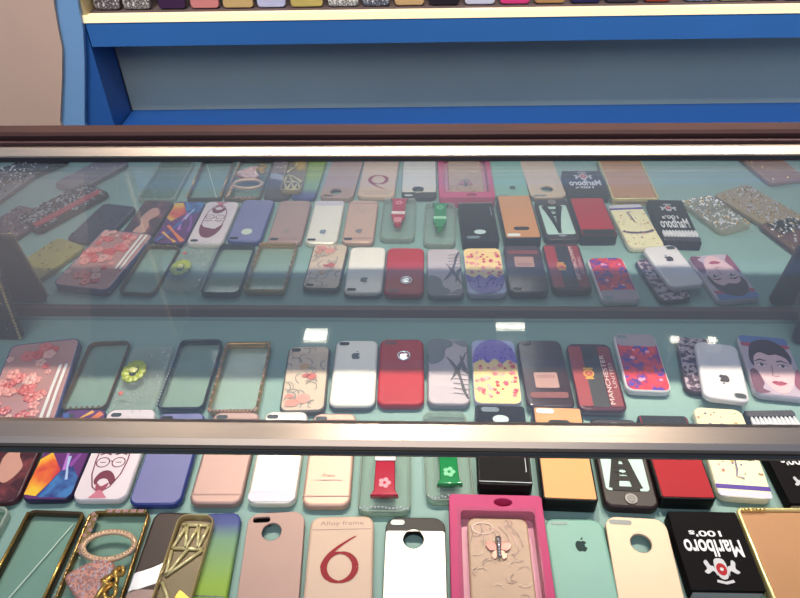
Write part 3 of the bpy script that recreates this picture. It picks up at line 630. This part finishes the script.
mb = MB(); PG = mat('pale_gold', (220, 205, 150), .3, .4)
zz = .0035
for a, b in (((.08, .72), (.92, .72)), ((.08, .72), (.28, .92)), ((.28, .92), (.42, .72)), ((.42, .72), (.60, .92)), ((.60, .92), (.74, .72)), ((.74, .72), (.88, .92)), ((.15, .92), (.9, .92)), ((.08, .70), (.14, .50)), ((.92, .72), (.14, .50)), ((.5, .72), (.14, .50)), ((.10, .45), (.45, .30)), ((.45, .3), (.5, .1))):
    x0, y0 = c.U(*a); x1, y1_ = c.U(*b); mb.tube([(x0, y0, zz), (x1, y1_, zz)], .0017, PG, 6)
mb.build('lattice_pattern', c.root)
mb = MB(); mb.poly(c.UU([(.25, .08), (.85, .08), (.9, .34), (.6, .40), (.4, .25)]), .0024, mat('bright_gold', (240, 190, 70), .2, .6)); mb.build('gold_patch', c.root)

c = row3('phone_case', 'dusty rose phone case with round logo hole and slot camera opening', [(236, 598), (310, 598), (249, 512), (305, 512)], t=.010, r=.012)
x, y = c.U(.44, .845); hx, hy = c.U(.24, .945)
RM = mat('dusty_rose', (168, 136, 126), .55, .2)
mb = MB(); mb.plate([c.out(), circ(x, y, .0095), rrect(.017, .006, .003, hx, hy)], .006, .003, RM, .0006); mb.build('back_panel', c.root)
mb = MB(); mb.plate([c.out(), c.out(.002)], 0, .0062, RM, .0006); mb.build('side_wall', c.root)
mb = MB(); mb.plate([rrect(.019, .009, .003, hx, hy)], .003, .001, BLACK); mb.build('camera_cutout', c.root)
c = row3('numbered_package', 'beige alloy frame package with large red figure six', [(303, 598), (377, 598), (311, 516), (374, 516)], t=.010, r=.010, cat='phone case package')
c.body(mat('beige_card', (204, 174, 152), .45, spec=.2), name='card_body'); z = .0103; mb = MB(); rd = mat('print_red', (140, 10, 30), .5, spec=.2)
mb.ribbon([c.U(.04, .89), c.U(.96, .89)], .0007, z, P((150, 110, 100)))
put_text(mb, 'Alloy frame', 0, c.l*.435, c.w*.68, c.l*.040, P((150, 112, 104)), z)
def sixpts():
    out, wd = [], []
    for i in range(13):
        t_ = i/12; out.append((.73-.475*math.sin(t_*PI/2)**1.1, .835-.235*t_**1.15)); wd.append(.0012+.0046*t_)
    return out, wd
o_, w_ = sixpts()
mb.ribbon([c.U(*p) for p in o_], w_, z, rd)
bx, by = c.U(.50, .605); N = 40; rx, ry = c.w*.235, c.l*.105
ring = []; ws = []
for i in range(N+1):
    a = 2*PI*i/N; ring.append((bx+rx*math.cos(a), by+ry*math.sin(a))); ws.append(.0022+.0040*abs(math.cos(a)))
mb.ribbon(ring, ws, z+.0002, rd)
mb.build('printed_lettering', c.root)
c = row3('phone_case', 'bright silver phone case with black ends and round logo hole', [(380, 598), (449, 598), (386, 516), (445, 517)], t=.010, r=.012)
x, y = c.U(.47, .82); mb = MB(); mb.plate([c.out(), circ(x, y, .010)], 0, .008, BLACK, .0008); mb.build('shell', c.root, 'black end caps')
mb = MB(); mb.plate([rrect(c.w-.001, c.l*.80, .003, 0, -.002), circ(x, y, .010)], .008, .0015, mat('bright_silver', (212, 204, 192), .4, .3), .0004); mb.build('metal_panel', c.root)
c.z = .0082; c.slot(.2, .955, .014, .006, P((170, 175, 170)))

# pink box with brooch case
c = Case('pink_case_box', 'raised pink box holding a beige lace case with an insect brooch', 'case box', G3, [(452, 598), (552, 598), (449, 494), (541, 496)], 'far', .155, .020, r=.004)
PK = mat('magenta_card', (188, 62, 108), .5, spec=.2); PKL = mat('pink_inner', (222, 140, 170), .4)
mb = MB(); x, y = c.U(.58, .945); mb.plate([c.out(), rrect(c.w*.78, c.l*.80, .004, .001, -.003), circ(x, y, .009, .0045)], 0, .020, PK, .0006); mb.build('box_frame', c.root)
mb = MB(); mb.plate([rrect(c.w*.90, c.l*.95, .003)], 0.0002, .004, PKL); mb.build('inner_tray', c.root)
mb = MB(); mb.plate([rrect(c.w*.64, c.l*.74, .008, .001, -.002)], .0045, .009, mat('lace_case', (196, 158, 128), .45), .002); 
zz = .0138; br = P((160, 110, 98)); 
for i in range(9): mb.ribbon([c.U(.22+.05*i, .80+.02*math.sin(i)), c.U(.24+.06*i, .74), c.U(.20+.07*i, .66)], .0012, zz+.0004, [br, P((206, 150, 140))][i % 2])
mb.ribbon([(p[0], p[1]) for p in circ(c.U(.35, .78)[0], c.U(.35, .78)[1], .010, .006)], .0014, zz+.0006, P((214, 180, 160)))
for i in range(26):
    x, y = c.U(random.uniform(.24, .78), random.uniform(.2, .82)); mb.ribbon([(x+.006*math.cos(a+i), y+.004*math.sin(a*1.2+i)) for a in (0, .8, 1.6, 2.4)], .0009, zz+.0005+.00001*i, [P((176, 130, 112)), P((212, 176, 148)), P((150, 104, 92))][i % 3])
mb.build('lace_case', c.root)
mb = MB(); x, y = c.U(.5, .635)
mb.tube([(x, y+.009, .016), (x, y+.002, .0175), (x, y-.010, .016)], [.0028, .0024, .001], mat('pewter', (150, 140, 136), .2, .8)); mb.gem(x, y+.010, .0165, .0034, mat('pewter', (150, 140, 136)), .8)
for q_ in (-1, 1):
    mb.plate([smooth([(x+q_*.0015, y+.004), (x+q_*.007, y+.008), (x+q_*.012, y+.005), (x+q_*.009, y-.001), (x+q_*.003, y-.001)], 4)], .0148, .0012, P((196, 120, 110), .2, .2), .0003)
    mb.plate([smooth([(x+q_*.0015, y-.001), (x+q_*.006, y-.003), (x+q_*.007, y-.008), (x+q_*.003, y-.010)], 4)], .0146, .0012, P((176, 136, 118), .2, .3), .0003)
for k in range(6): mb.gem(x, y+.007-.003*k, .0195, .0012, GEMW)
mb.build('insect_brooch', c.root)
mb = MB(); mb.box(-c.w*.42, c.w*.42, -c.l*.44, c.l*.40, .0203, .0208, clear('box_film', (250, 250, 250), .02, rough=.15, ior=1.05)); mb.build('film_window', c.root)

c = row3('phone_case', 'mint green phone case with grey apple logo beside pink box', [(550, 598), (619, 598), (543, 519), (602, 518)], t=.009, r=.011)
c.body(mat('mint_gloss', (122, 168, 152), .4, spec=.3)); mb = MB(); mb.poly(rrect(.016, .0025, .001, *c.U(.26, .955)), .0094, P((96, 122, 118))); mb.build('camera_cutout', c.root); c.logo(.56, .79, .012, mat('logo_grey', (46, 62, 60), .6, spec=.1))
c = row3('phone_case', 'champagne phone case with round logo hole showing mint lining', [(616, 598), (680, 598), (604, 516), (665, 519)], t=.010, r=.012)
x, y = c.U(.52, .80); CH = mat('champagne_shell', (204, 178, 152), .5, .25)
mb = MB(); mb.plate([c.out(), circ(x, y, .0098)], .006, .0035, CH, .0008); mb.build('back_panel', c.root)
mb = MB(); mb.plate([c.out(), c.out(.002)], 0, .0062, mat('brown_edge', (120, 96, 84), .4, .3), .0006); mb.build('side_wall', c.root)
mb = MB(); x, y = c.U(.25, .955); mb.poly(rrect(.022, .005, .0025, x, y), .0098, P((110, 116, 114))); mb.build('camera_cutout', c.root)
def ex_n(mb, c, z, wt): pass
cig_box('black cigarette box style case with red crest in the front row', [(692, 590), (764, 592), (667, 513), (737, 511)], None, None, .016, G3, ex_n, (.20, .015, -.25))
c = row3('tinted_case', 'transparent amber gold phone case with pale yellow rim', [(770, 598), (850, 598), (737, 511), (812, 504)], t=.014, r=.006)
c.body(mat('amber_panel', (176, 124, 80), .45, spec=.3), name='amber_panel', t=.011); c.rim(mat('pale_yellow_rim', (226, 206, 140), .2, .4), .0035, 'pale_rim')
mb = MB(); 
for i in range(6): mb.tube([c.U(.08+.05*i, .965)+(.0142,), c.U(.11+.05*i, .985)+(.0142,)], .0008, GOLD, 6)
mb.build('rim_grooves', c.root)

# ================================================================== jewelled cases beside the rows (seen mostly in the mirror)
GM = 'jewelled cases at the ends of the tray'
def bling(label, pts, base, gems, n=260, L=None, t=.009, z0=0., extra=None, name='jewelled_case'):
    c = Case(name, label, 'phone case', GM, pts, None, L, t, z0=z0, mirror=True)
    c.body(base); mb = MB(); random.seed(len(label))
    for i in range(n): mb.gem(random.uniform(-.46, .46)*c.w, random.uniform(-.46, .46)*c.l, t+.0005, random.uniform(.0008, .0026), gems[i % len(gems)], .9)
    mb.build('rhinestone_pattern', c.root)
    if extra: extra(c)
    return c
def at_rect(cx, cy, ang, w, l):           # pixel corners helper is not needed here: plain position in metres
    return cx, cy, ang, w, l
def bling2(label, cx, cy, ang, base, gems, n=260, w=.070, l=.140, t=.009, z0=0., extra=None, name='jewelled_case', cover=1., lift=0.):
    c = Case.__new__(Case); c.w, c.l, c.t, c.r, c.z, c.k = w, l, t, .010, t, 0
    c.root = empty(name, (cx, cy, z0+.0005), math.radians(ang)); c.root.rotation_euler[0] = math.radians(lift); tag(c.root, label, 'phone case', GM)
    c.body(base); mb = MB(); random.seed(len(label))
    for i in range(n): mb.gem(random.uniform(-.46, .46)*c.w, (random.uniform(-.46, -.46+.92*cover))*c.l, t+.0005, random.uniform(.0008, .0026), gems[i % len(gems)], .9)
    mb.build('rhinestone_pattern', c.root)
    if extra: extra(c)
    return c
def mpos(u, v): p = at(u, v, .01); return p.x, -p.y
def strap(c):
    mb = MB(); mb.box(c.w*.15, c.w*.35, -c.l*.45, c.l*.45, c.t, c.t+.002, P((170, 40, 50))); mb.build('red_strap', c.root)
# left end, from the mirror view
xx, yy = mpos(62, 205); bling2('black phone case crusted with clear rhinestones and a red strap', xx, yy, 32, BLACK, [GEMW, GEMD, GEMW], 300, extra=strap)
xx, yy = mpos(46, 258); bling2('yellow green plain case among jewelled black cases', xx, yy, 25, P((150, 140, 70)), [GEMG], 12, w=.06, l=.10)
xx, yy = mpos(2, 230); bling2('rose brown case dotted with clear stones at the tray end', xx, yy, 20, P((96, 66, 70)), [GEMW, GEMP, GEMD], 160)
xx, yy = mpos(-8, 190); bling2('grey case dotted with dark stones at the tray end', xx, yy, 15, P((110, 100, 104)), [GEMD, GEMW], 160)
xx, yy = mpos(102, 222); bling2('dark navy case beside the rose print in the middle row', xx, yy, 12, P((44, 40, 58)), [GEMD], 20, w=.062, l=.11)
xx, yy = mpos(24, 168); bling2('black case packed with dark stones at the far corner of the tray', xx, yy, 40, BLACK, [GEMD, GEMW, GEMD], 220)
xx, yy = mpos(92, 172); bling2('grey lilac plain case near the corner of the tray', xx, yy, 30, P((112, 98, 108)), [GEMW], 10, w=.06, l=.12)
# dark beaded cases standing against the mirror
def beaded(c):
    mb = MB()
    for i in range(26): mb.gem(c.w/2-.003, -c.l/2+.006+(c.l-.012)*i/25, c.t+.0015, .0024, GEMG, 1); mb.gem((-.45+.9*i/25)*c.w, c.l/2-.004, c.t+.0015, .0022, GEMG, 1)
    mb.build('gold_bead_trim', c.root)
pL = at(26, 312, .0); c = bling2('dark brown case edged in gold beads standing against the mirror', pL.x-.018, -.026, 0, P((40, 26, 26)), [GEMD, GEMG, GEMD], 150, w=.085, l=.125, t=.008, z0=.062, extra=beaded, lift=82)
pR = at(779, 318, .0); c = bling2('dark plum case with few stones standing against the mirror', pR.x+.032, -.026, 0, P((44, 20, 34)), [GEMD, GEMP, GEMD], 60, w=.075, l=.120, t=.010, z0=.060, lift=82)
# right end
CL2 = clear('clear_shell_warm', (238, 236, 226), .18, (215, 205, 190))
xx, yy = mpos(716, 212); bling2('clear case thick with white rhinestones beyond the gold tinted case', xx, yy, -22, CL2, [GEMW, GEMW, GEMG], 200, w=.06, l=.10)
xx, yy = mpos(764, 208); bling2('champagne case thick with white and gold rhinestones', xx, yy, -28, P((150, 130, 100)), [GEMW, GEMG, GEMW], 260, w=.075, l=.14)
xx, yy = mpos(806, 240); bling2('brown leather look case with scattered gold stones', xx, yy, -20, P((96, 60, 48)), [GEMG, GEMW], 50, w=.07, l=.12)
xx, yy = mpos(772, 166); bling2('plain tan case at the front corner of the tray', xx, yy, -12, P((150, 100, 70)), [GEMG], 10, w=.07, l=.10)

# ================================================================== THE WALL UNIT BEHIND
ang = math.atan(.015); Y0 = .80
UM = Matrix.Translation((0, Y0, 0)) @ Matrix.Rotation(ang, 4, 'Z'); UI = UM.inverted()
def loc(u, v, dy=0.0):                    # pixel -> unit-local point on the plane dy behind its face
    o = UI @ CAM; d = UI.to_3x3() @ ray(u, v); return o+d*((dy-o.y)/d.y)
unit = empty('wall_shelf_unit', (0, Y0, 0), ang); tag(unit, 'blue painted wall shelf unit with lit shelf edge behind the counter', 'shelf unit')
BLUE = mat('blue_paint', (50, 108, 176), .5, scale=5, var=.08); LBLUE = mat('light_blue_paint', (122, 164, 206), .4, scale=5); DBLUE = mat('deep_blue_paint', (34, 88, 160), .5)
CREAM = mat('cream_wall_paint', (208, 174, 152), .7, scale=4, var=.08); CREAMS = mat('cream_shelf', (205, 180, 130), .5)
GREY = mat('grey_back_panel', (165, 180, 174), .6, scale=3, var=.15)
zf1 = loc(400, 18.5).z; zf0 = loc(400, 43).z; zs = loc(400, 11).z; xf = loc(84, 20).x; xe = 1.15
DP = .115; zlow = loc(400, 107, DP).z
print('UNIT', zf0, zf1, zs, xf, zlow)
mb = MB(); mb.box(xf, xe, 0, .015, zf0, zf1, BLUE, .001); mb.build('fascia', unit)
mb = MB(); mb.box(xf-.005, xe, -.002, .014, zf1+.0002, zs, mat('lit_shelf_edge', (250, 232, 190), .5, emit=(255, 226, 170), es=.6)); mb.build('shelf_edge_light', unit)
mb = MB(); mb.box(xf-.005, xe, .0142, .1145, zf1, zs-.001, mat('shelf_top', (120, 100, 96), .5)); mb.build('shelf_board', unit)
mb = MB(); mb.box(xf, xe, DP, DP+.015, -.45, zf0+.02, GREY); mb.box(xf, xe, DP, DP+.015, zf0+.0202, 1.25, mat('upper_back_panel', (70, 76, 78), .5)); mb.build('back_panel', unit)
mb = MB(); mb.box(xf, xe, .0, .1145, zlow-.03, zlow, DBLUE); mb.build('lower_shelf', unit)
# side board, widening toward its foot
p1, p2, p3, p4 = loc(85, 30), loc(90, 44), loc(113, 121), loc(84, 121)
k_ = (p3.x-p2.x)/(p3.z-p2.z)
def xz_prism(mb, pts, y0, y1, m):
    i = mb.mi(m); A = [mb.bm.verts.new((p[0], y0, p[1])) for p in pts]; B = [mb.bm.verts.new((p[0], y1, p[1])) for p in pts]
    fs = [mb.bm.faces.new(A), mb.bm.faces.new(B[::-1])]
    for k in range(len(pts)): fs.append(mb.bm.faces.new((A[k], B[k], B[(k+1) % len(pts)], A[(k+1) % len(pts)])))
    for f in fs: f.material_index = i
    bmesh.ops.recalc_face_normals(mb.bm, faces=fs)
q = [loc(*a) for a in ((83.6, 32), (86, 44), (90, 44), (113, 121), (85, 121))]
mb = MB(); xz_prism(mb, [(q[0].x, zf1-.004), (q[2].x, zf1-.004), (q[3].x, q[3].z), (q[3].x+.01, -.79), (q[4].x+.01, -.79), (q[4].x, q[4].z)], 0.001, .1145, mat('side_board_blue', (40, 92, 160), .4)); mb.build('side_board', unit)
def pz(pp, dy): return [(loc(u, v, dy).x, loc(u, v, dy).z) for u, v in pp]
q = pz([(40, -60), (66, -60), (77, 0), (83, 30), (84.5, 60), (84.5, 124), (60, 124), (62, 50), (57, 22), (53, 0)], -.012)
q = q[:6]+[(q[5][0]+.02, -.79), (q[6][0]+.0, -.79)]+q[6:]
mb = MB(); xz_prism(mb, q, -.012, .0, LBLUE); mb.build('end_post', unit)
q = pz([(83, 20), (88, 20), (80, -3), (75, -3)], 0)
sl = (q[3][0]-q[0][0])/(q[3][1]-q[0][1]); top_ = 1.25
mb = MB(); xz_prism(mb, [(q[0][0], zs), (q[1][0], zs), (q[1][0]+sl*.3, zs+.3), (q[1][0]+sl*.3, top_), (q[0][0]+sl*.3, top_), (q[0][0]+sl*.3, zs+.3)], .0005, .1145, CREAMS); mb.build('cream_side', unit)
for z_ in (.42, .70, .98):
    mb = MB(); mb.box(xf+.0105, xe, 0, .1145, z_, z_+.05, BLUE); mb.build('upper_shelf', unit)
mb = MB(); mb.box(xf, xe, -.10, .1145, 1.2505, 1.28, BLUE); mb.build('canopy', unit)
# cases standing on the lit shelf
SH = [(96, 124, (120, 104, 104), 1), (125, 154, (150, 140, 134), 1), (160, 189, (60, 34, 66), 0), (192, 222, (206, 128, 124), 0), (224, 256, (196, 164, 110), 0), (258, 288, (186, 186, 214), 0), (291, 325, (190, 170, 96), 0), (328, 360, (200, 196, 190), 1), (362, 391, (110, 116, 130), 1), (394, 425, (196, 160, 112), 0), (428, 460, (34, 26, 36), 0), (463, 495, (196, 196, 214), 0), (498, 529, (206, 58, 120), 0), (532, 564, (176, 132, 84), 0), (568, 599, (40, 36, 80), 0), (602, 637, (56, 50, 60), 0), (640, 668, (150, 60, 44), 0), (680, 710, (150, 160, 196), 1), (713, 744, (206, 200, 160), 0), (747, 774, (150, 130, 120), 0), (777, 806, (70, 50, 56), 0)]
names = ['speckled grey', 'speckled silver', 'dark purple', 'salmon pink', 'pale gold', 'lavender', 'olive gold', 'white patterned', 'dark glitter', 'tan gold', 'black', 'silver lilac', 'hot pink', 'bronze', 'navy', 'charcoal', 'rust red', 'blue and white patterned', 'cream', 'grey brown', 'dark brown']
for (x0, x1, cc, pt), nm in zip(SH, names):
    a, b_ = loc(x0+1, 8, .045), loc(x1-1, 8, .045); w = b_.x-a.x; cx = (a.x+b_.x)/2
    base = UM @ V((cx, .035, zs-.0005)); c = empty('upright_phone_case', base, ang); tag(c, nm+' phone case standing on the lit blue shelf', 'phone case', 'phone cases standing on the lit shelf')
    m = blotch('speckle_'+nm.replace(' ', '_'), [cc, (40, 36, 40), cc, (230, 225, 220)], 260, detail=2) if pt else P(cc, .3, .1)
    mb = MB(); me = curve_mesh([rrect(w, .138, .008)], .009, .002); mb.mesh(me, m, Matrix.Translation((0, .012, .0695)) @ Matrix.Rotation(math.radians(80), 4, 'X')); mb.build('shell', c)
    mb = MB(); me = curve_mesh([rrect(.014, .007, .0035)], .001); mb.mesh(me, DARKHOLE, Matrix.Translation((0, .012, .0695)) @ Matrix.Rotation(math.radians(80), 4, 'X') @ Matrix.Translation((-w*.25, .056, .0050))); mb.build('camera_cutout', c)

# ------------------------------------------------------------------ room
def struct(name, mb): o = mb.build(name); o['kind'] = 'structure'; return o
mb = MB(); mb.box(-2.5, 2.5, -2.5, 1.4, -.84, -.80, mat('floor_tile', (150, 140, 130), .3, scale=3)); struct('floor', mb)
mb = MB(); mb.box(-2.5, 2.5, 1.2, 1.25, -.80, 2.0, mat('back_wall_paint', (170, 165, 160), .7)); struct('wall_back', mb)
# cream wall with an uneven, slightly curved edge meeting the blue post
yw = -.02; ed = [loc(x_, y_, yw) for x_, y_ in ((52, -30), (54, 5), (58, 28), (62, 48), (62, 75), (61, 100), (60, 122))]
pts = [(-2.3, -.79), (ed[-1].x, -.79)]+[(p.x, p.z) for p in ed[::-1]]+[(ed[0].x-.03, ed[0].z+.25), (ed[0].x-.12, ed[0].z+.6), (ed[0].x-.30, 1.5), (-2.3, 1.5)]
mb = MB(); xz_prism(mb, pts, yw, yw+.25, CREAM); o = struct('wall_left', mb); o.location = (0, Y0, 0); o.rotation_euler = (0, 0, ang)

# ------------------------------------------------------------------ light
def area(name, loc_, size, sy, power, col, target=None, spread=180):
    l = bpy.data.lights.new(name, 'AREA'); l.shape = 'RECTANGLE'; l.size = size; l.size_y = sy; l.energy = power; l.spread = math.radians(spread); l.color = col
    o = bpy.data.objects.new(name, l); COL.objects.link(o); o.location = loc_
    if target is not None:
        o.rotation_euler = (V(target)-V(loc_)).to_track_quat('-Z', 'Y').to_euler()
    return o
for X_, pw in ((-.58, 1.5), (-.02, 2.8), (.48, 2.1), (1.0, 2.4)):
    area('ceiling_light', (X_, .50, 1.55), .12, .05, pw, (1, .89, .74), (X_*.72, .05, 0), spread=44)
for X_ in (-.75, .15, .95):  # added fill lights, only to brighten the wall unit
    area('added_wall_fill', (X_, -.25, 1.95), .5, .2, 2.6, (1, .95, .88), (X_, .80, .0), spread=52)
area('room_light', (-.2, -1.7, 1.9), 1.6, 1.0, 22, (1, .95, .90), (0, .5, 0))
# small square lamps set into the canopy of the wall unit
LM = mat('lamp_face', (255, 250, 240), .4, emit=(255, 246, 232), es=15)
def lamp_at(u, v):
    d = ray(u, v); g = CAM+d*((.2355-CAM.z)/d.z); r_ = V((d.x, d.y, -d.z)); h = g+r_*((1.15-g.z)/r_.z); return h
for i, (u, v, s_, nm) in enumerate(((316, 338, .030, 'square white lamp whose reflection shows above the floral case'), (510, 329, .030, 'lamp reflected above the blossom case'), (674, 342, .010, 'small lamp reflected beside the plum patterned case'), (711, 343, .010, 'small lamp reflected above the tilted white case'))):
    h = lamp_at(u, v); o = empty('canopy_downlight', (h.x, h.y, 1.15)); tag(o, nm, 'lamp', 'downlights above the counter')
    mb = MB()
    if i != 1: mb.box(-s_, s_, -s_*.7, s_*.7, 0, .004, LM)
    else: mb.box(-s_*1.3, s_*1.3, -.010, .010, 0, .004, LM)
    mb.build('lamp_face', o); mb = MB(); mb.box(-s_-.01, s_+.01, -s_-.01, s_+.01, .0045, .03, P((210, 210, 205))); mb.build('lamp_housing', o)
    mb = MB(); mb.tube([(0, 0, .03), (0, 0, .13)], .004, P((180, 180, 178))); mb.build('lamp_stem', o)

w = bpy.data.worlds.new('world'); C.world = w; w.use_nodes = True
w.node_tree.nodes['Background'].inputs[0].default_value = lin((156, 184, 228)); w.node_tree.nodes['Background'].inputs[1].default_value = .62
C.view_settings.view_transform = 'Standard'; C.view_settings.look = 'None'; C.view_settings.exposure = 0; C.view_settings.gamma = 1
try: C.view_settings.use_curve_mapping = False
except Exception: pass
